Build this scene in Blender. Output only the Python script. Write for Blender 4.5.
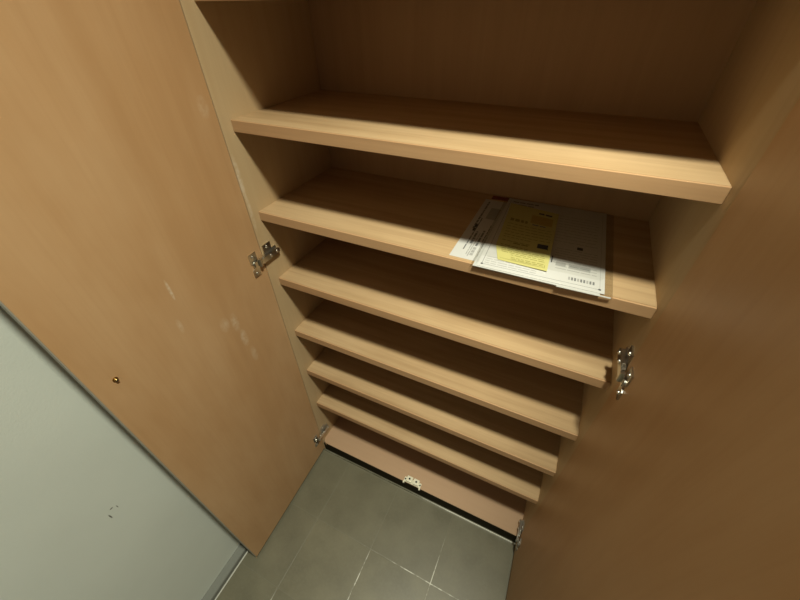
import bpy, bmesh, math, random
from mathutils import Vector, Matrix

random.seed(7)
scene = bpy.context.scene
for o in list(bpy.data.objects):
    bpy.data.objects.remove(o, do_unlink=True)

# ------------------------------------------------------------------ camera
cam_d = bpy.data.cameras.new('camera')
cam_d.sensor_fit = 'HORIZONTAL'
cam_d.sensor_width = 36.0
cam_d.lens = 355.065 / 800 * 36.0
cam_d.clip_start = 0.01
cam = bpy.data.objects.new('camera', cam_d)
scene.collection.objects.link(cam)
RIGHT = Vector((0.90200551, 0.43136435, -0.01763132))
DOWN = Vector((0.27061679, -0.59675038, -0.75541746))
FWD = Vector((-0.33638166, 0.67661937, -0.65500657))
m = Matrix.Identity(4)
for i in range(3):
    m[i][0] = RIGHT[i]
    m[i][1] = -DOWN[i]
    m[i][2] = -FWD[i]
    m[i][3] = (0.62278893, -0.5324542, 1.47857184)[i]
cam.matrix_world = m
scene.camera = cam

# ------------------------------------------------------------------ world and light
world = bpy.data.worlds.new('world')
scene.world = world
world.use_nodes = True
world.node_tree.nodes['Background'].inputs[0].default_value = (1.0, 0.93, 0.86, 1)
world.node_tree.nodes['Background'].inputs[1].default_value = 0.12  # ambient fill added for the shaded shelves, enters through the open front

lamp_d = bpy.data.lights.new('ceiling_lamp', 'AREA')
lamp_d.shape = 'DISK'
lamp_d.size = 0.15
lamp_d.energy = 18.4
lamp_d.spread = math.radians(112)
lamp_d.color = (0.98, 0.985, 0.80)
lamp = bpy.data.objects.new('ceiling_lamp', lamp_d)
lamp.location = (0.80, -0.45, 2.42)
scene.collection.objects.link(lamp)

scene.view_settings.view_transform = 'Standard'
scene.view_settings.look = 'None'
scene.view_settings.gamma = 1
scene.view_settings.use_curve_mapping = False
scene.view_settings.exposure = 0.0

# ------------------------------------------------------------------ materials
class NT:
    def __init__(self, name):
        self.mat = bpy.data.materials.new(name)
        self.mat.use_nodes = True
        self.t = self.mat.node_tree
        self.t.nodes.clear()
        self.out = self.n('ShaderNodeOutputMaterial')
    def n(self, kind, **kw):
        nd = self.t.nodes.new(kind)
        for k, v in kw.items():
            setattr(nd, k, v)
        return nd
    def l(self, a, b):
        self.t.links.new(a, b)
    def math(self, op, a, b=None, c=None):
        nd = self.n('ShaderNodeMath', operation=op)
        for i, v in enumerate((a, b, c)):
            if v is None:
                continue
            if isinstance(v, (int, float)):
                nd.inputs[i].default_value = v
            else:
                self.l(v, nd.inputs[i])
        return nd.outputs[0]
    def mix(self, fac, a, b):
        nd = self.n('ShaderNodeMix', data_type='RGBA')
        for sock, v in ((nd.inputs[0], fac), (nd.inputs[6], a), (nd.inputs[7], b)):
            if isinstance(v, (int, float)):
                sock.default_value = v
            elif isinstance(v, tuple):
                sock.default_value = (*v, 1)
            else:
                self.l(v, sock)
        return nd.outputs[2]
    def noise(self, vec, scale, detail=3, rough=0.55):
        nd = self.n('ShaderNodeTexNoise')
        nd.inputs['Scale'].default_value = scale
        nd.inputs['Detail'].default_value = detail
        nd.inputs['Roughness'].default_value = rough
        self.l(vec, nd.inputs['Vector'])
        return nd.outputs[0]
    def ramp(self, fac, lo, hi):
        nd = self.n('ShaderNodeMapRange')
        nd.inputs[1].default_value = lo
        nd.inputs[2].default_value = hi
        self.l(fac, nd.inputs[0])
        return nd.outputs[0]
    def mapping(self, vec, scale=(1, 1, 1), loc=(0, 0, 0)):
        nd = self.n('ShaderNodeMapping')
        nd.inputs['Scale'].default_value = scale
        nd.inputs['Location'].default_value = loc
        self.l(vec, nd.inputs[0])
        return nd.outputs[0]
    def principled(self, color, rough=0.5, metallic=0.0, spec=0.5, bump=None, bstr=0.1, bdist=0.001):
        p = self.n('ShaderNodeBsdfPrincipled')
        for nm, v in (('Base Color', color), ('Roughness', rough), ('Metallic', metallic), ('Specular IOR Level', spec)):
            if isinstance(v, tuple):
                p.inputs[nm].default_value = (*v, 1)
            elif isinstance(v, (int, float)):
                p.inputs[nm].default_value = v
            else:
                self.l(v, p.inputs[nm])
        if bump is not None:
            b = self.n('ShaderNodeBump')
            b.inputs['Strength'].default_value = bstr
            b.inputs['Distance'].default_value = bdist
            self.l(bump, b.inputs['Height'])
            self.l(b.outputs[0], p.inputs['Normal'])
        self.l(p.outputs[0], self.out.inputs[0])
        return p


def wood(name, base, dark, light, grain='x', streak=0.5, rough=0.5, mottle=0.35, spots=(), spot_col=(0.75, 0.66, 0.52), spec=0.35):
    """veneer: long streaks along the grain, slow mottling, optional scuffs at given object-space places"""
    t = NT(name)
    tc = t.n('ShaderNodeTexCoord')
    oi = t.n('ShaderNodeObjectInfo')
    off = t.n('ShaderNodeVectorMath', operation='SCALE')
    off.inputs[0].default_value = (3.1, 7.7, 5.3)
    t.l(oi.outputs['Random'], off.inputs['Scale'])
    add = t.n('ShaderNodeVectorMath', operation='ADD')
    t.l(tc.outputs['Object'], add.inputs[0])
    t.l(off.outputs[0], add.inputs[1])
    v = add.outputs[0]
    sc = {'x': (1.6, 42, 42), 'z': (42, 42, 1.6)}[grain]
    sc2 = {'x': (5, 190, 190), 'z': (190, 190, 5)}[grain]
    sc3 = {'x': (2.2, 7, 7), 'z': (7, 7, 2.2)}[grain]
    s1 = t.noise(t.mapping(v, sc), 1.0, 4, 0.6)
    s2 = t.noise(t.mapping(v, sc2), 1.0, 2, 0.5)
    s3 = t.noise(t.mapping(v, sc3), 1.0, 4, 0.6)
    f1 = t.ramp(s1, 0.35, 0.7)
    col = t.mix(t.math('MULTIPLY', f1, streak), base, dark)
    col = t.mix(t.math('MULTIPLY', t.ramp(s3, 0.4, 0.72), mottle), col, light)
    col = t.mix(t.math('MULTIPLY', t.ramp(s2, 0.5, 0.75), streak * 0.35), col, dark)
    for (c, r, amt) in spots:
        d = t.n('ShaderNodeVectorMath', operation='SUBTRACT')
        t.l(tc.outputs['Object'], d.inputs[0])
        d.inputs[1].default_value = c
        mm = t.n('ShaderNodeVectorMath', operation='DIVIDE')
        t.l(d.outputs[0], mm.inputs[0])
        mm.inputs[1].default_value = r
        ln = t.n('ShaderNodeVectorMath', operation='LENGTH')
        t.l(mm.outputs[0], ln.inputs[0])
        g = t.math('SUBTRACT', 1.0, ln.outputs['Value'])
        g = t.math('MAXIMUM', g, 0.0)
        nz = t.ramp(t.noise(tc.outputs['Object'], 70, 3, 0.6), 0.3, 0.65)
        g = t.math('MULTIPLY', t.math('MULTIPLY', t.math('POWER', g, 0.6), nz), amt)
        col = t.mix(g, col, spot_col)
    t.principled(col, t.math('ADD', rough, t.math('MULTIPLY', s3, 0.12)), 0, spec, bump=s2, bstr=0.12, bdist=0.0006)
    return t.mat


def plain(name, color, rough=0.5, metallic=0.0, spec=0.5, var=0.06, scale=60):
    t = NT(name)
    tc = t.n('ShaderNodeTexCoord')
    nz = t.noise(tc.outputs['Object'], scale, 3)
    d = tuple(c * (1 - var * 2) for c in color)
    t.principled(t.mix(nz, color, d), rough, metallic, spec)
    return t.mat


# positions given to spots are in the cabinet's own frame (origin below)
ORG = Vector((0.40, 0.0, 0.016))
def loc(x, y, z):
    return (x - ORG.x, y - ORG.y, z - ORG.z)

M = {}
M['shelf'] = wood('shelf_veneer', (0.497, 0.338, 0.182), (0.352, 0.221, 0.108), (0.607, 0.435, 0.251), 'x', 0.85, 0.5, 0.5)
M['edge'] = wood('shelf_edging', (0.511, 0.310, 0.159), (0.373, 0.214, 0.103), (0.593, 0.393, 0.214), 'x', 0.6, 0.5, 0.3)
M['side'] = wood('side_veneer', (0.528, 0.378, 0.210), (0.432, 0.282, 0.144), (0.600, 0.450, 0.270), 'z', 0.4, 0.5, 0.35,
                 spots=((loc(0, -0.022, 1.19), (0.03, 0.007, 0.05), 0.7), (loc(0, -0.02, 1.11), (0.03, 0.006, 0.05), 0.5)))
M['back'] = wood('back_veneer', (0.446, 0.277, 0.135), (0.351, 0.209, 0.095), (0.513, 0.338, 0.176), 'z', 0.45, 0.55, 0.35)
M['bottom'] = wood('bottom_veneer', (0.469, 0.304, 0.186), (0.400, 0.248, 0.145), (0.538, 0.359, 0.228), 'x', 0.3, 0.5, 0.3)
M['door'] = wood('door_lauan', (0.500, 0.294, 0.140), (0.400, 0.219, 0.094), (0.562, 0.356, 0.188), 'z', 0.32, 0.42, 0.95,
                 spots=((loc(0, -0.258, 1.065), (0.03, 0.0035, 0.026), 1.2),
                        (loc(0, -0.275, 0.985), (0.03, 0.006, 0.02), 0.35),
                        (loc(0, -0.164, 0.895), (0.03, 0.011, 0.03), 0.45),
                        (loc(0, -0.158, 0.836), (0.03, 0.011, 0.03), 0.5),
                        (loc(0, -0.150, 0.77), (0.03, 0.010, 0.03), 0.35),
                        (loc(0, -0.05, 1.33), (0.03, 0.012, 0.02), 0.3),
                        (loc(0, -0.19, 0.91), (0.03, 0.014, 0.022), 0.35)))
M['door_edge'] = plain('door_edge_band', (0.36, 0.33, 0.27), 0.5)
M['dark'] = plain('dark_edge_and_kick', (0.022, 0.018, 0.008), 0.8, spec=0.12)  # near-black for the bottom board's front strip and the kick board
M['metal'] = plain('nickel_steel', (0.62, 0.60, 0.54), 0.28, 1.0, var=0.1)
M['bright'] = plain('polished_screw_steel', (0.8, 0.78, 0.72), 0.34, 1.0, var=0.05)
M['hole'] = plain('dark_recess', (0.01, 0.009, 0.007), 0.8)
M['brass'] = plain('aged_brass', (0.45, 0.30, 0.11), 0.3, 1.0)
M['plastic'] = plain('cream_plastic', (0.83, 0.79, 0.62), 0.4)
M['paper'] = plain('white_paper', (0.53, 0.52, 0.5), 0.75, var=0.02)
M['paper2'] = plain('greyish_paper', (0.49, 0.485, 0.465), 0.75, var=0.02)
M['ink'] = plain('grey_print', (0.17, 0.17, 0.17), 0.8)
M['ink_light'] = plain('pale_print', (0.34, 0.335, 0.32), 0.8)
M['ink_and_shadow'] = plain('black_print_and_shadow', (0.05, 0.05, 0.055), 0.8)  # print, also the painted shadow bar beside the slip
M['yellow'] = plain('yellow_paper', (0.5, 0.455, 0.16), 0.75, var=0.03)
M['ink_yellow'] = plain('faded_print_on_yellow', (0.25, 0.22, 0.05), 0.8)
M['orange'] = plain('orange_print_on_yellow', (0.43, 0.32, 0.08), 0.8)
M['brown'] = plain('brown_card', (0.20, 0.055, 0.03), 0.7)

# wall paint with a fine emboss
def wall_mat(name, color, marks=()):
    t = NT(name)
    tc = t.n('ShaderNodeTexCoord')
    a = t.noise(tc.outputs['Object'], 260, 3, 0.6)
    b = t.noise(tc.outputs['Object'], 4, 3, 0.5)
    col = t.mix(t.ramp(b, 0.3, 0.7), color, tuple(c * 0.93 for c in color))
    for (c, r) in marks:
        d = t.n('ShaderNodeVectorMath', operation='SUBTRACT')
        t.l(tc.outputs['Object'], d.inputs[0])
        d.inputs[1].default_value = c
        mm = t.n('ShaderNodeVectorMath', operation='DIVIDE')
        t.l(d.outputs[0], mm.inputs[0])
        mm.inputs[1].default_value = r
        ln = t.n('ShaderNodeVectorMath', operation='LENGTH')
        t.l(mm.outputs[0], ln.inputs[0])
        col = t.mix(t.ramp(ln.outputs['Value'], 1.0, 0.5), col, (0.12, 0.11, 0.09))
    t.principled(col, 0.65, 0, 0.3, bump=a, bstr=0.3, bdist=0.0012)
    return t.mat
M['wall'] = wall_mat('pale_grey_wallpaper', (0.68, 0.715, 0.65), (((-0.064, -0.562, 0.6446), (0.036, 0.0016, 0.010)), ((-0.064, -0.543, 0.652), (0.036, 0.001, 0.006)), ((-0.064, -0.551, 0.661), (0.036, 0.004, 0.002))))
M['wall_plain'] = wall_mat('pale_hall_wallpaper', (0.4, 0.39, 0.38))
M['ceil'] = wall_mat('ceiling_paper', (0.7, 0.7, 0.67))
M['base'] = plain('grey_vinyl_skirting', (0.20, 0.205, 0.18), 0.5)
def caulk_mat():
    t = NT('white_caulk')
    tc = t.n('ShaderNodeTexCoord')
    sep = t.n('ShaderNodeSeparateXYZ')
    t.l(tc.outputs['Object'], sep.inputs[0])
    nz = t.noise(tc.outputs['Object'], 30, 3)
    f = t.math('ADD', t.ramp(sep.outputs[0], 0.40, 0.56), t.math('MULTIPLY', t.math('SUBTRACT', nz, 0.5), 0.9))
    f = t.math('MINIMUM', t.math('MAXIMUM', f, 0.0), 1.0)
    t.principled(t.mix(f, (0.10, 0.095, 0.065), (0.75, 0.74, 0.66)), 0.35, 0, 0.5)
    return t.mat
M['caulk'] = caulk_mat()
M['white_line'] = plain('white_sealant', (0.62, 0.62, 0.55), 0.35)

def floor_mat():
    t = NT('olive_grey_tiles')
    tc = t.n('ShaderNodeTexCoord')
    sep = t.n('ShaderNodeSeparateXYZ')
    t.l(tc.outputs['Object'], sep.inputs[0])
    P, G = 0.2225, 0.0026
    fr, ids = [], []
    for ax, ph in ((0, 0.1275), (1, -0.258)):
        u = t.math('DIVIDE', t.math('SUBTRACT', sep.outputs[ax], ph - 20 * P), P)
        f = t.math('FRACT', t.math('ADD', u, 0.5))
        fr.append(t.math('MULTIPLY', t.math('ABSOLUTE', t.math('SUBTRACT', f, 0.5)), P))
        ids.append(t.math('FLOOR', u))
    edge = t.math('MINIMUM', fr[0], fr[1])
    grout = t.ramp(edge, G * 0.62, G * 0.38)
    cell = t.n('ShaderNodeCombineXYZ')
    t.l(ids[0], cell.inputs[0]); t.l(ids[1], cell.inputs[1])
    wn = t.n('ShaderNodeTexWhiteNoise', noise_dimensions='3D')
    t.l(cell.outputs[0], wn.inputs['Vector'])
    big = t.noise(tc.outputs['Object'], 9, 5, 0.6)
    fine = t.noise(tc.outputs['Object'], 120, 4, 0.6)
    col = t.mix(t.ramp(big, 0.32, 0.7), (0.118, 0.108, 0.068), (0.168, 0.153, 0.098))
    col = t.mix(t.math('MULTIPLY', t.ramp(fine, 0.45, 0.75), 0.25), col, (0.20, 0.185, 0.13))
    col = t.mix(t.math('MULTIPLY', wn.outputs[0], 0.30), col, (0.105, 0.097, 0.065))
    # grout: mostly tile-coloured, floor glare painted in pale along a few stretches
    glare = None
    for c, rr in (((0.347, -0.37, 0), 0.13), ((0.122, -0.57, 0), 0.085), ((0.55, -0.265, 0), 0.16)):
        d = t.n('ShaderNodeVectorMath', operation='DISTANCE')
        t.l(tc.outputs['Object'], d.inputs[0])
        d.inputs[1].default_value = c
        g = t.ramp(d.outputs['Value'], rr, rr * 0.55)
        glare = g if glare is None else t.math('MAXIMUM', glare, g)
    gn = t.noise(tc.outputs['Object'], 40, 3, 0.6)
    glare = t.math('MULTIPLY', glare, t.ramp(gn, 0.36, 0.6))
    gcol = t.mix(glare, (0.175, 0.165, 0.118), (0.60, 0.59, 0.51))
    colg = t.mix(t.math('MULTIPLY', grout, t.math('ADD', 0.35, t.math('MULTIPLY', glare, 0.65))), col, gcol)
    h = t.math('SUBTRACT', t.math('MULTIPLY', fine, 0.12), grout)
    t.principled(colg, t.math('ADD', 0.34, t.math('MULTIPLY', big, 0.16)), 0, 0.5, bump=h, bstr=0.25, bdist=0.001)
    return t.mat
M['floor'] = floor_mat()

def film_mat():
    t = NT('clear_plastic_film')
    tr = t.n('ShaderNodeBsdfTransparent')
    tr.inputs[0].default_value = (0.95, 0.95, 0.94, 1)
    gl = t.n('ShaderNodeBsdfGlossy')
    gl.inputs['Roughness'].default_value = 0.08
    lw = t.n('ShaderNodeLayerWeight')
    lw.inputs[0].default_value = 0.5
    tc = t.n('ShaderNodeTexCoord')
    b = t.n('ShaderNodeBump')
    b.inputs['Strength'].default_value = 0.3
    b.inputs['Distance'].default_value = 0.002
    t.l(t.noise(tc.outputs['Object'], 25, 2), b.inputs['Height'])
    t.l(b.outputs[0], gl.inputs['Normal'])
    mx = t.n('ShaderNodeMixShader')
    t.l(t.math('ADD', 0.03, t.math('MULTIPLY', t.math('POWER', lw.outputs['Facing'], 5.0), 0.6)), mx.inputs[0])
    t.l(tr.outputs[0], mx.inputs[1])
    t.l(gl.outputs[0], mx.inputs[2])
    t.l(mx.outputs[0], t.out.inputs[0])
    return t.mat
M['film'] = film_mat()
M['seam'] = plain('plastic_seam_glint', (0.66, 0.66, 0.63), 0.15, var=0.15, scale=300)  # pale colour holds the glint along the folder's front seam

# ------------------------------------------------------------------ mesh helpers
class MB:
    """gathers shapes in world coordinates and links them as ONE mesh object"""
    def __init__(self):
        self.bm = bmesh.new()
        self.mats = []
    def mi(self, key):
        if key not in self.mats:
            self.mats.append(key)
        return self.mats.index(key)
    def add(self, verts, faces, key):
        i = self.mi(key)
        vs = [self.bm.verts.new(v) for v in verts]
        out = []
        for f in faces:
            fc = self.bm.faces.new([vs[k] for k in f])
            fc.material_index = i
            out.append(fc)
        return vs, out
    def box(self, x0, x1, y0, y1, z0, z1, key, bevel=0.0, xf=None):
        c = [(x, y, z) for x in (x0, x1) for y in (y0, y1) for z in (z0, z1)]
        if xf:
            c = [xf(*p) for p in c]
        vs, fs = self.add(c, [(0, 1, 3, 2), (4, 6, 7, 5), (0, 4, 5, 1), (2, 3, 7, 6), (0, 2, 6, 4), (1, 5, 7, 3)], key)
        if bevel:
            es = list({e for f in fs for e in f.edges})
            r = bmesh.ops.bevel(self.bm, geom=es, offset=bevel, segments=2, affect='EDGES', profile=0.5)
            for f in r['faces']:
                f.material_index = self.mi(key)
        return self
    def cyl(self, a, b, r, key, n=20, r2=None, rings=None):
        """capped tube from a to b; rings = [(t, radius), ...] shapes a lathe along the axis"""
        a, b = Vector(a), Vector(b)
        d = (b - a)
        u = d.normalized().orthogonal().normalized()
        w = d.normalized().cross(u)
        rings = rings or [(0, r), (1, r2 if r2 is not None else r)]
        vs, fs = [], []
        for (t, rr) in rings:
            for k in range(n):
                an = 2 * math.pi * k / n
                vs.append(a + d * t + (u * math.cos(an) + w * math.sin(an)) * rr)
        for i in range(len(rings) - 1):
            for k in range(n):
                fs.append((i * n + k, i * n + (k + 1) % n, (i + 1) * n + (k + 1) % n, (i + 1) * n + k))
        fs.append(tuple(range(n - 1, -1, -1)))
        fs.append(tuple((len(rings) - 1) * n + k for k in range(n)))
        self.add(vs, fs, key)
        return self
    def prism(self, poly, h0, h1, axis, key, xf=None):
        """polygon extruded along an axis; poly holds the two other coordinates in order"""
        def p3(p, h):
            q = {'x': (h, p[0], p[1]), 'y': (p[0], h, p[1]), 'z': (p[0], p[1], h)}[axis]
            return xf(*q) if xf else q
        n = len(poly)
        vs = [p3(p, h0) for p in poly] + [p3(p, h1) for p in poly]
        fs = [tuple(range(n - 1, -1, -1)), tuple(range(n, 2 * n))]
        fs += [(k, (k + 1) % n, n + (k + 1) % n, n + k) for k in range(n)]
        self.add(vs, fs, key)
        return self
    def build(self, name, parent=None, origin=None, smooth=False, normals=True):
        if normals:
            bmesh.ops.recalc_face_normals(self.bm, faces=self.bm.faces[:])
        org = Vector(origin) if origin is not None else Vector((0, 0, 0))
        pw = parent['_o'] if parent is not None else None
        if parent is not None and origin is None:
            org = Vector(pw)
        for v in self.bm.verts:
            v.co -= org
        me = bpy.data.meshes.new(name)
        self.bm.to_mesh(me)
        self.bm.free()
        for k in self.mats:
            me.materials.append(M[k])
        if smooth:
            for p in me.polygons:
                p.use_smooth = True
            try:
                me.set_sharp_from_angle(angle=math.radians(35))
            except Exception:
                pass
        o = bpy.data.objects.new(name, me)
        scene.collection.objects.link(o)
        if parent is not None:
            o.parent = parent
            o.location = org - Vector(pw)
        else:
            o.location = org
        o['_o'] = list(org)
        return o


def tag(o, label=None, cat=None, group=None, kind=None):
    for k, v in (('label', label), ('category', cat), ('group', group), ('kind', kind)):
        if v:
            o[k] = v
    return o


def structure(name, x0, x1, y0, y1, z0, z1, key):
    b = MB()
    b.box(x0, x1, y0, y1, z0, z1, key)
    return tag(b.build(name), kind='structure')

# ------------------------------------------------------------------ the setting
WX = -0.064
RX1, RY0, RY1, RH = 1.60, -2.30, 0.335, 2.45
FZ = 0.016
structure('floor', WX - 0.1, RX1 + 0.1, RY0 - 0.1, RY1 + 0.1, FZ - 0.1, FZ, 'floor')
structure('wall_left', WX - 0.1, WX, RY0 - 0.1, RY1 + 0.1, FZ, RH, 'wall')
structure('wall_right', RX1, RX1 + 0.1, RY0 - 0.1, RY1 + 0.1, FZ, RH, 'wall_plain')
structure('wall_back', WX, RX1, RY1, RY1 + 0.1, FZ, RH, 'wall_plain')
structure('ceiling', WX - 0.1, RX1 + 0.1, RY0 - 0.1, RY1 + 0.1, RH, RH + 0.1, 'ceil')
b = MB()
b.prism([(WX, FZ), (WX + 0.028, FZ), (WX + 0.028, 0.038), (WX + 0.026, 0.041), (WX, 0.041)], RY0, RY1, 'y', 'base')
tag(b.build('baseboard_left'), kind='structure')
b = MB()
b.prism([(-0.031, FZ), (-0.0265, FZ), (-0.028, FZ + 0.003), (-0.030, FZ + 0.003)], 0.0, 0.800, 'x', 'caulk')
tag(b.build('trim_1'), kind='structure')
b = MB()
b.prism([(WX + 0.028, FZ), (WX + 0.0310, FZ), (WX + 0.028, FZ + 0.003)], RY0, -0.35, 'y', 'white_line')
tag(b.build('trim_2'), kind='structure')

# ------------------------------------------------------------------ the shoe cabinet
W, D, T = 0.80, 0.30, 0.0220
TOP = 2.10
ZB = 0.081
FRONT = -0.026
cab = bpy.data.objects.new('shoe_cabinet', None)
scene.collection.objects.link(cab)
cab.location = ORG
cab['_o'] = list(ORG)
cab.empty_display_size = 0.1
tag(cab, 'tall built-in wooden shoe cabinet with open double doors and stepped row of shelves', 'cabinet')

for nm, x0, x1 in (('side_panel', -0.018, 0.0), ('side_panel', W, W + 0.018)):
    b = MB(); b.box(x0, x1, FRONT, D + 0.012, FZ, TOP, 'side', 0.0008)
    b.build(nm, cab)
b = MB(); b.box(0, W, D, D + 0.012, FZ, TOP, 'back'); b.build('back_panel', cab)
b = MB(); b.box(0, W, FRONT, D, TOP - 0.02, TOP, 'side', 0.0008); b.build('top_panel', cab)

SZ = [1.4950, 1.2973, 1.1033, 0.9121, 0.7134, 0.5230, 0.3291]
shelf0 = None
for z in SZ:
    if shelf0 is None:
        b = MB(); b.box(0, W, 0.004, D, z - T, z, 'shelf')
        shelf0 = b.build('shelf', cab, origin=(ORG.x, 0, z))
        b = MB(); b.box(0, W, 0.0, 0.004, z - T, z, 'edge', 0.0009)
        strip0 = b.build('edge_strip', shelf0, origin=(ORG.x, 0, z))
        base_z = z
    else:
        s = shelf0.copy(); scene.collection.objects.link(s); s.parent = cab
        s.location = shelf0.location + Vector((0, 0, z - base_z))
        e = strip0.copy(); scene.collection.objects.link(e); e.parent = s

# bottom board with rounded front corners, dark edge, and the recessed kick board below it
b = MB()
r = 0.018
poly = [(0, D), (0, FRONT + r)]
for k in range(1, 6):
    a = math.pi + k / 6 * math.pi / 2
    poly.append((r + r * math.cos(a), FRONT + r + r * math.sin(a)))
poly += [(r, FRONT), (W - 0.002, FRONT), (W, FRONT + 0.002), (W, D)]
b.prism(poly, ZB - 0.018, ZB, 'z', 'bottom')
bottom = b.build('bottom_panel', cab)
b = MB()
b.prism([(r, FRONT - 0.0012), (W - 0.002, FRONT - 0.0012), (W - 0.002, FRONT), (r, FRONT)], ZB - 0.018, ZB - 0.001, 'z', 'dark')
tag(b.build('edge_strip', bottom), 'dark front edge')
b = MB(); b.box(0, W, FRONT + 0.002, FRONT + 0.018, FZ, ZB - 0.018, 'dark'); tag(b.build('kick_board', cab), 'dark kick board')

# doors: thin slabs opened about a right angle
DZ0, DZ1 = 0.03, 2.09
def door(xh, xo, side, name='door'):
    """inner face runs from (xh, -0.030) to (xo, -0.448); thickness grows away from the opening"""
    y0, y1 = -0.0272, -0.448
    d = Vector((xo - xh, y1 - y0, 0)); L = d.length; d.normalize()
    nrm = Vector((side, 0, 0)); nrm = (nrm - d * nrm.dot(d)).normalized()
    th = 0.014
    def xf(u, t, z):
        p = Vector((xh, y0, 0)) + d * u + nrm * t
        return (p.x, p.y, z)
    b = MB()
    b.box(0.0, L - 0.0015, 0, th, DZ0, DZ1, 'door', 0.0008, xf)
    o = b.build(name, cab)
    b = MB()
    b.box(L - 0.0015, L, 0.0004, th - 0.0004, DZ0, DZ1, 'door_edge', 0.0, xf)
    tag(b.build('edge_band', o), 'pale grey edge band')
    return o, xf
dl, xf_l = door(-0.001, 0.011, -1)
dr, xf_r = door(W - 0.001, W + 0.008, 1)

# brass bolt of the handle, showing on the inside of the left door
def p_l(u, t, z): return xf_l(u, t, z)
b = MB()
u0, z0 = 0.3845, 0.9822
b.cyl(p_l(u0, 0, z0), p_l(u0, -0.0015, z0), 0.0045, 'brass', 24)
b.cyl(p_l(u0, -0.0012, z0), p_l(u0, -0.006, z0), 0.005, 'brass', 24, rings=[(0, 0.0034), (0.5, 0.0031), (0.8, 0.0022), (1.0, 0.0010)])
b.box(u0 - 0.0022, u0 + 0.0022, -0.0063, -0.0050, z0 - 0.0006, z0 + 0.0006, 'hole', 0, p_l)
tag(b.build('bolt', dl, smooth=True), 'brass bolt head')

# hinges
def hinge(xw, s, zc, xd):
    """xw: side panel face, s: +1 inwards for the left panel, -1 for the right; xd: door face near the hinge"""
    def P(x, y, z): return (xw + s * x, y, zc + z)
    def Q(x, y, z): return (xd + s * x, y, zc + z)
    arm = MB()
    # arm: a folded channel, narrower towards the knuckle
    arm.prism([(-0.046, -0.006), (-0.030, -0.0075), (0.016, -0.0075), (0.021, -0.004), (0.021, 0.004), (0.016, 0.0075), (-0.030, 0.0075), (-0.046, 0.006)],
              0.0095, 0.0112, 'x', 'metal', P)
    arm.box(-0.0 + 0.003, 0.0096, -0.030, 0.016, -0.0075, -0.0063, 'metal', 0, P)
    arm.box(0.003, 0.0096, -0.030, 0.016, 0.0063, 0.0075, 'metal', 0, P)
    # knuckle and link to the door side
    arm.cyl(P(0.0085, -0.045, -0.010), P(0.0085, -0.045, 0.010), 0.0042, 'metal', 16)
    arm.cyl(P(0.0070, -0.034, -0.009), P(0.0070, -0.034, 0.009), 0.0030, 'bright', 16)
    arm.prism([(-0.060, -0.007), (-0.044, -0.007), (-0.044, 0.007), (-0.060, 0.007)], 0.005, 0.0065, 'x', 'metal', P)
    h = arm.build('hinge', cab, origin=P(0, -0.02, 0), smooth=True)
    mp = MB()
    mp.prism([(-0.022, -0.012), (0.018, -0.012), (0.018, 0.012), (0.004, 0.012), (0.004, 0.031), (-0.022, 0.031), (-0.022, 0.012)], 0.0, 0.003, 'x', 'metal', P)
    mp.build('mounting_plate', h, smooth=True)
    dp = MB()
    dp.prism([(-0.068, 0.004), (-0.060, 0.000), (-0.060, -0.010), (-0.068, -0.014), (-0.068, -0.034), (-0.048, -0.034), (-0.046, -0.014),
              (-0.046, 0.030), (-0.068, 0.030)], 0.0, 0.0025, 'x', 'metal', Q)
    dp.cyl(Q(0.0, -0.054, -0.003), Q(0.0045, -0.054, -0.003), 0.0095, 'metal', 24)
    dp.cyl(Q(0.0044, -0.054, -0.003), Q(0.0050, -0.054, -0.003), 0.0055, 'hole', 20)
    dp.build('door_plate', h, smooth=True)
    for (f, y, z, x, r) in ((P, 0.012, 0.0, 0.0112, 0.0042), (P, -0.010, 0.0, 0.0112, 0.0042), (P, -0.009, 0.023, 0.003, 0.0038),
                            (Q, -0.057, 0.021, 0.0025, 0.0036), (Q, -0.058, -0.025, 0.0025, 0.0036)):
        sb = MB()
        sb.cyl(f(x, y, z), f(x + 0.0028, y, z), r, 'bright', 16, rings=[(0, r), (0.5, r * 0.92), (0.85, r * 0.6), (1, r * 0.3)])
        sb.build('screw', h, smooth=True)
    return h
hinge(0.0, 1, 0.993, -0.0005)
hinge(0.0, 1, 0.143, -0.0005)
hinge(W, -1, 0.984, W - 0.0005)
hinge(W, -1, 0.108, W - 0.0005)

# double magnetic catch on the front edge of the bottom board
zb = ZB
xc = 0.4015
b = MB()
b.box(xc - 0.034, xc + 0.034, -0.0255, -0.008, zb, zb + 0.003, 'plastic', 0.001)
for sx in (-1, 1):
    b.box(xc + sx * 0.0135 - 0.0115, xc + sx * 0.0135 + 0.0115, -0.0245, -0.003, zb + 0.002, zb + 0.012, 'plastic', 0.0022)
    b.box(xc + sx * 0.032 - 0.0032, xc + sx * 0.032 + 0.0032, -0.0320, -0.0260, zb - 0.004, zb + 0.004, 'plastic', 0.001)
catch = b.build('magnetic_catch', cab)
tag(catch, 'cream plastic double magnetic catch')
for sx in (-1, 1):
    b = MB(); b.cyl((xc + sx * 0.0135, -0.0135, zb + 0.0118), (xc + sx * 0.0135, -0.0135, zb + 0.0125), 0.0036, 'hole', 18)
    b.build('magnet', catch)
    b = MB(); b.cyl((xc + sx * 0.0297, -0.0165, zb + 0.003), (xc + sx * 0.0297, -0.0165, zb + 0.0042), 0.0028, 'hole', 14)
    b.build('screw', catch)

# ------------------------------------------------------------------ papers on the third shelf
ZS = 1.1033
def sheet(b, poly, z0, z1, key):
    b.prism(poly, z0, z1, 'z', key)

def quad(b, fr, u0, u1, v0, v1, z, key):
    pts = [fr(u0, v0), fr(u1, v0), fr(u1, v1), fr(u0, v1)]
    b.add([(p[0], p[1], z if not callable(z) else z(p)) for p in pts], [(0, 1, 2, 3)], key)

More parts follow.
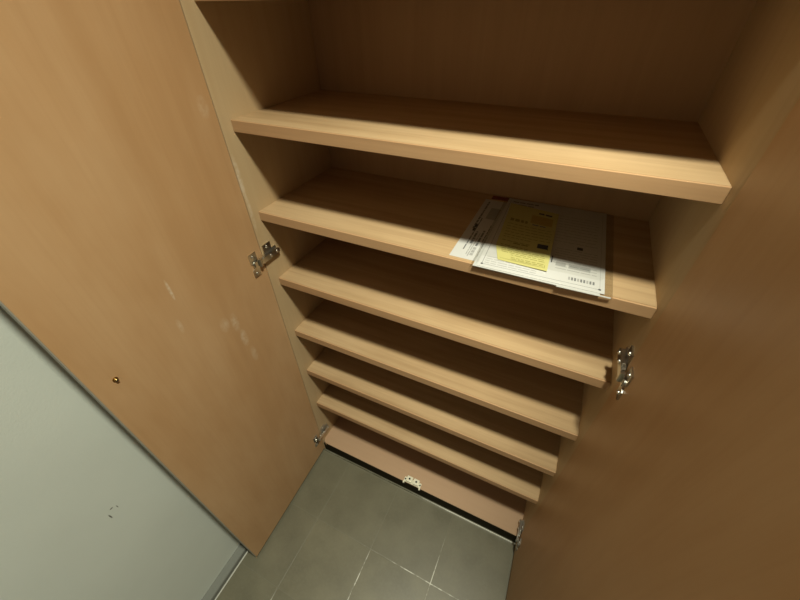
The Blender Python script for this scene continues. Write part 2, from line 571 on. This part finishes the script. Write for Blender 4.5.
def frame(o, ang):
    ca, sa = math.cos(ang), math.sin(ang)
    return lambda u, v: (o[0] + u * ca - v * sa, o[1] + u * sa + v * ca)

def words(b, fr, u0, u1, v, h, z, key, rng, along='u', gap=0.0022, lo=0.006, hi=0.02):
    p = u0
    while p < u1 - 0.004:
        w = min(rng.uniform(lo, hi), u1 - p)
        if along == 'u':
            quad(b, fr, p, p + w, v, v + h, z, key)
        else:
            quad(b, fr, v, v + h, p, p + w, z, key)
        p += w + gap

rng = random.Random(3)
# leaflet sticking out at the left, its print running front to back
fr = frame((0.4585, 0.010), 0.0)
b = MB()
LW, LD = 0.19, 0.26
zt = ZS + 0.0004
sheet(b, [fr(0, 0), fr(LW, 0), fr(LW, LD), fr(0, LD)], ZS, zt, 'paper')
zi = zt + 0.00008
words(b, fr, 0.115, 0.25, 0.010, 0.004, zi, 'ink', rng, 'v')
words(b, fr, 0.030, 0.165, 0.0165, 0.0025, zi, 'ink', rng, 'v')
words(b, fr, 0.105, 0.135, 0.0125, 0.006, zi, 'ink_and_shadow', rng, 'v')
words(b, fr, 0.055, 0.105, 0.0225, 0.004, zi, 'ink', rng, 'v')
words(b, fr, 0.015, 0.08, 0.0265, 0.002, zi, 'ink_light', rng, 'v')
words(b, fr, 0.010, 0.10, 0.0305, 0.002, zi, 'ink_light', rng, 'v')
words(b, fr, 0.050, 0.115, 0.0350, 0.004, zi, 'ink', rng, 'v')
words(b, fr, 0.015, 0.045, 0.0340, 0.006, zi, 'ink_light', rng, 'v')
words(b, fr, 0.070, 0.14, 0.0430, 0.002, zi, 'ink', rng, 'v')
words(b, fr, 0.015, 0.09, 0.0480, 0.002, zi, 'ink_light', rng, 'v')
quad(b, fr, 0.024, 0.046, 0.165, 0.220, zi, 'ink_light')
tag(b.build('leaflet', origin=(0.4585, 0.01, ZS)), 'white printed leaflet tucked under the left side of the clear folder', 'paper')

# brown card peeping out behind the folder
b = MB(); sheet(b, [(0.47, 0.276), (0.56, 0.282), (0.56, 0.2985), (0.47, 0.2925)], ZS, ZS + 0.0012, 'brown')
tag(b.build('card', origin=(0.5, 0.285, ZS)), 'dark red-brown card behind the papers against the cabinet back', 'card')

# second form, showing as a white rim below the top one
b = MB(); fr = frame((0.5085, -0.006), 0.0)
sheet(b, [fr(0, 0), fr(0.21, 0.002), fr(0.21, 0.296), fr(0, 0.294)], ZS + 0.0008, ZS + 0.0016, 'paper2')
quad(b, fr, 0.004, 0.0045, 0.004, 0.28, ZS + 0.0017, 'ink_light')
tag(b.build('form', origin=(0.5085, -0.006, ZS)), 'white form in the clear folder, only its left and front rim showing', 'paper')

# top form with a printed border and corner dots
fr = frame((0.5160, -0.0040), 0.024)
FWid, FDep = 0.209, 0.296
b = MB()
z0, zt = ZS + 0.0018, ZS + 0.0026
sheet(b, [fr(0, 0), fr(FWid, 0), fr(FWid, FDep), fr(0, FDep)], z0, zt, 'paper')
zi = zt + 0.00008
quad(b, fr, 0.006, 0.0068, 0.010, 0.285, zi, 'ink')
quad(b, fr, 0.006, 0.202, 0.0085, 0.0093, zi, 'ink')
quad(b, fr, 0.2015, 0.2021, 0.010, 0.285, zi, 'ink_light')
for (u, v) in ((0.0065, 0.009), (0.2015, 0.009)):
    c = fr(u, v)
    b.add([(c[0] + 0.0023 * math.cos(k * math.pi / 6), c[1] + 0.0023 * math.sin(k * math.pi / 6), zi + 0.00004) for k in range(12)], [tuple(range(12))], 'ink_and_shadow')
for k in range(9):
    words(b, fr, 0.125 + rng.uniform(-0.004, 0.004), 0.196, 0.045 + k * 0.0085, 0.0018, zi, 'ink_light', rng)
for k in range(9):
    quad(b, fr, 0.152 + k * 0.0048, 0.155 + k * 0.0048, 0.018, 0.027, zi, 'ink' if k % 3 else 'ink_light')
quad(b, fr, 0.150, 0.186, 0.052, 0.066, zi + 0.00003, 'ink_light')
quad(b, fr, 0.128, 0.145, 0.053, 0.066, zi + 0.00003, 'ink_light')
words(b, fr, 0.152, 0.184, 0.058, 0.002, zi + 0.00006, 'ink', rng)
quad(b, fr, 0.160, 0.170, 0.120, 0.130, zi, 'ink_and_shadow')
quad(b, fr, 0.1195, 0.1215, 0.060, 0.083, zi, 'ink_and_shadow')  # bar painted for the shadow beneath the slip's lifted right edge
words(b, fr, 0.012, 0.070, 0.278, 0.005, zi, 'ink', rng)
words(b, fr, 0.012, 0.060, 0.266, 0.004, zi, 'ink', rng)
for k in range(10):
    words(b, fr, 0.118, 0.195, 0.140 + k * 0.012, 0.0018, zi, 'ink_light', rng)
for k in range(4):
    words(b, fr, 0.010, 0.10, 0.014 + k * 0.007, 0.0016, zi, 'ink_light', rng)
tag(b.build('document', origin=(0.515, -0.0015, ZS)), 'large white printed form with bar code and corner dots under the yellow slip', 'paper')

# clear folder: two films joined along the left and front folds, wider than the forms
b = MB()
fo = [(0.5045, -0.0115), (0.7375, -0.0050), (0.7330, 0.2990), (0.5000, 0.2990)]
sheet(b, fo, ZS + 0.00050, ZS + 0.00060, 'film')
# upper film sags to the shelf at its right edge
nx, ny = 24, 6
grid = []
for j in range(ny + 1):
    for i in range(nx + 1):
        s, q = i / nx, j / ny
        x = (fo[0][0] * (1 - s) + fo[1][0] * s) * (1 - q) + (fo[3][0] * (1 - s) + fo[2][0] * s) * q
        y = (fo[0][1] * (1 - s) + fo[1][1] * s) * (1 - q) + (fo[3][1] * (1 - s) + fo[2][1] * s) * q
        edge = max(0.0, (s - 0.94) / 0.06, (0.02 - q) / 0.02, (0.03 - s) / 0.03)
        grid.append((x, y, ZS + 0.0030 - 0.0022 * min(1, edge)))
b.add(grid, [(j * (nx + 1) + i, j * (nx + 1) + i + 1, (j + 1) * (nx + 1) + i + 1, (j + 1) * (nx + 1) + i) for j in range(ny) for i in range(nx)], 'film')
# front seam, a slim opaque bead whose white colour paints the glint
b.prism([(-0.0118, ZS + 0.0004), (-0.0095, ZS + 0.0004), (-0.0098, ZS + 0.0016), (-0.0112, ZS + 0.0018)], 0.652, 0.7345, 'x', 'seam', lambda x, y, z: (x, y + 0.0008 + (x - 0.5035) / 0.233 * 0.0065, z))
tag(b.build('clear_folder', origin=(0.62, 0.14, ZS), normals=False), 'clear plastic document folder holding white forms on the third shelf', 'folder')

# yellow slip, slightly lifted along its right side, with a clipped front left corner
def slip_z(x, y):
    # lift grows towards the right-hand edge near the middle of its length
    s = max(0.0, min(1.0, (x - 0.53) / 0.10))
    return ZS + 0.0032 + 0.0045 * s * s * max(0.0, 1 - ((y - 0.10) / 0.10) ** 2)
A, A2, Bc, Cc, Dd = Vector((0.5452, 0.0280)), Vector((0.5302, 0.0765)), Vector((0.6320, 0.0235)), Vector((0.6245, 0.252)), Vector((0.5180, 0.266))
def fs(u, v):
    left = A.lerp(A2, v / 0.2) if v < 0.2 else A2.lerp(Dd, (v - 0.2) / 0.8)
    p = left.lerp(Bc.lerp(Cc, v), u)
    return (p.x, p.y)
b = MB()
NU, NV = 10, 25
ids = {}
vs = []
for lay in (0, 1):
    for j in range(NV + 1):
        for i in range(NU + 1):
            u, v = i / NU, j / NV
            x, y = fs(u, v)
            ids[lay, i, j] = len(vs)
            vs.append((x, y, slip_z(x, y) + lay * 0.0003))
fcs = []
for j in range(NV):
    for i in range(NU):
        fcs.append((ids[1, i, j], ids[1, i + 1, j], ids[1, i + 1, j + 1], ids[1, i, j + 1]))
        fcs.append((ids[0, i, j], ids[0, i, j + 1], ids[0, i + 1, j + 1], ids[0, i + 1, j]))
for j in range(NV):
    fcs.append((ids[0, 0, j], ids[1, 0, j], ids[1, 0, j + 1], ids[0, 0, j + 1]))
    fcs.append((ids[0, NU, j], ids[0, NU, j + 1], ids[1, NU, j + 1], ids[1, NU, j]))
for i in range(NU):
    fcs.append((ids[0, i, 0], ids[0, i + 1, 0], ids[1, i + 1, 0], ids[1, i, 0]))
    fcs.append((ids[0, i, NV], ids[1, i, NV], ids[1, i + 1, NV], ids[0, i + 1, NV]))
b.add(vs, fcs, 'yellow')
def zsl(p): return slip_z(p[0], p[1]) + 0.00045
def wordsl(u0, u1, v, h, key, lo=0.05, hi=0.14):
    p = u0
    while p < u1 - 0.02:
        w = min(rng.uniform(lo, hi), u1 - p)
        quad(b, fs, p, p + w, v, v + h, zsl, key)
        p += w + 0.025
for k, v in enumerate((0.045, 0.065, 0.10, 0.125, 0.15, 0.175)):
    wordsl(0.10 if k > 2 else 0.28, 0.92, v, 0.007, 'ink_yellow')
for k, v in enumerate((0.20, 0.225, 0.30, 0.36, 0.40, 0.45, 0.50, 0.55, 0.60)):
    wordsl(0.08, 0.95 if k > 3 else 0.6, v, 0.009, 'ink_yellow')
quad(b, fs, 0.05, 0.95, 0.030, 0.033, zsl, 'ink_yellow')
quad(b, fs, 0.93, 0.94, 0.033, 0.30, zsl, 'ink_yellow')
wordsl(0.30, 0.62, 0.275, 0.016, 'ink_yellow')
quad(b, fs, 0.74, 0.93, 0.285, 0.355, zsl, 'ink_and_shadow')
quad(b, fs, 0.50, 0.92, 0.70, 0.86, zsl, 'orange')
wordsl(0.10, 0.45, 0.66, 0.05, 'ink_yellow')
wordsl(0.62, 0.90, 0.90, 0.03, 'ink_and_shadow')
wordsl(0.55, 0.85, 0.66, 0.02, 'ink')
tag(b.build('slip', origin=(0.58, 0.15, ZS), normals=False), 'yellow printed slip with a clipped corner lying on the white forms', 'paper')

for o in bpy.data.objects:
    if '_o' in o:
        del o['_o']
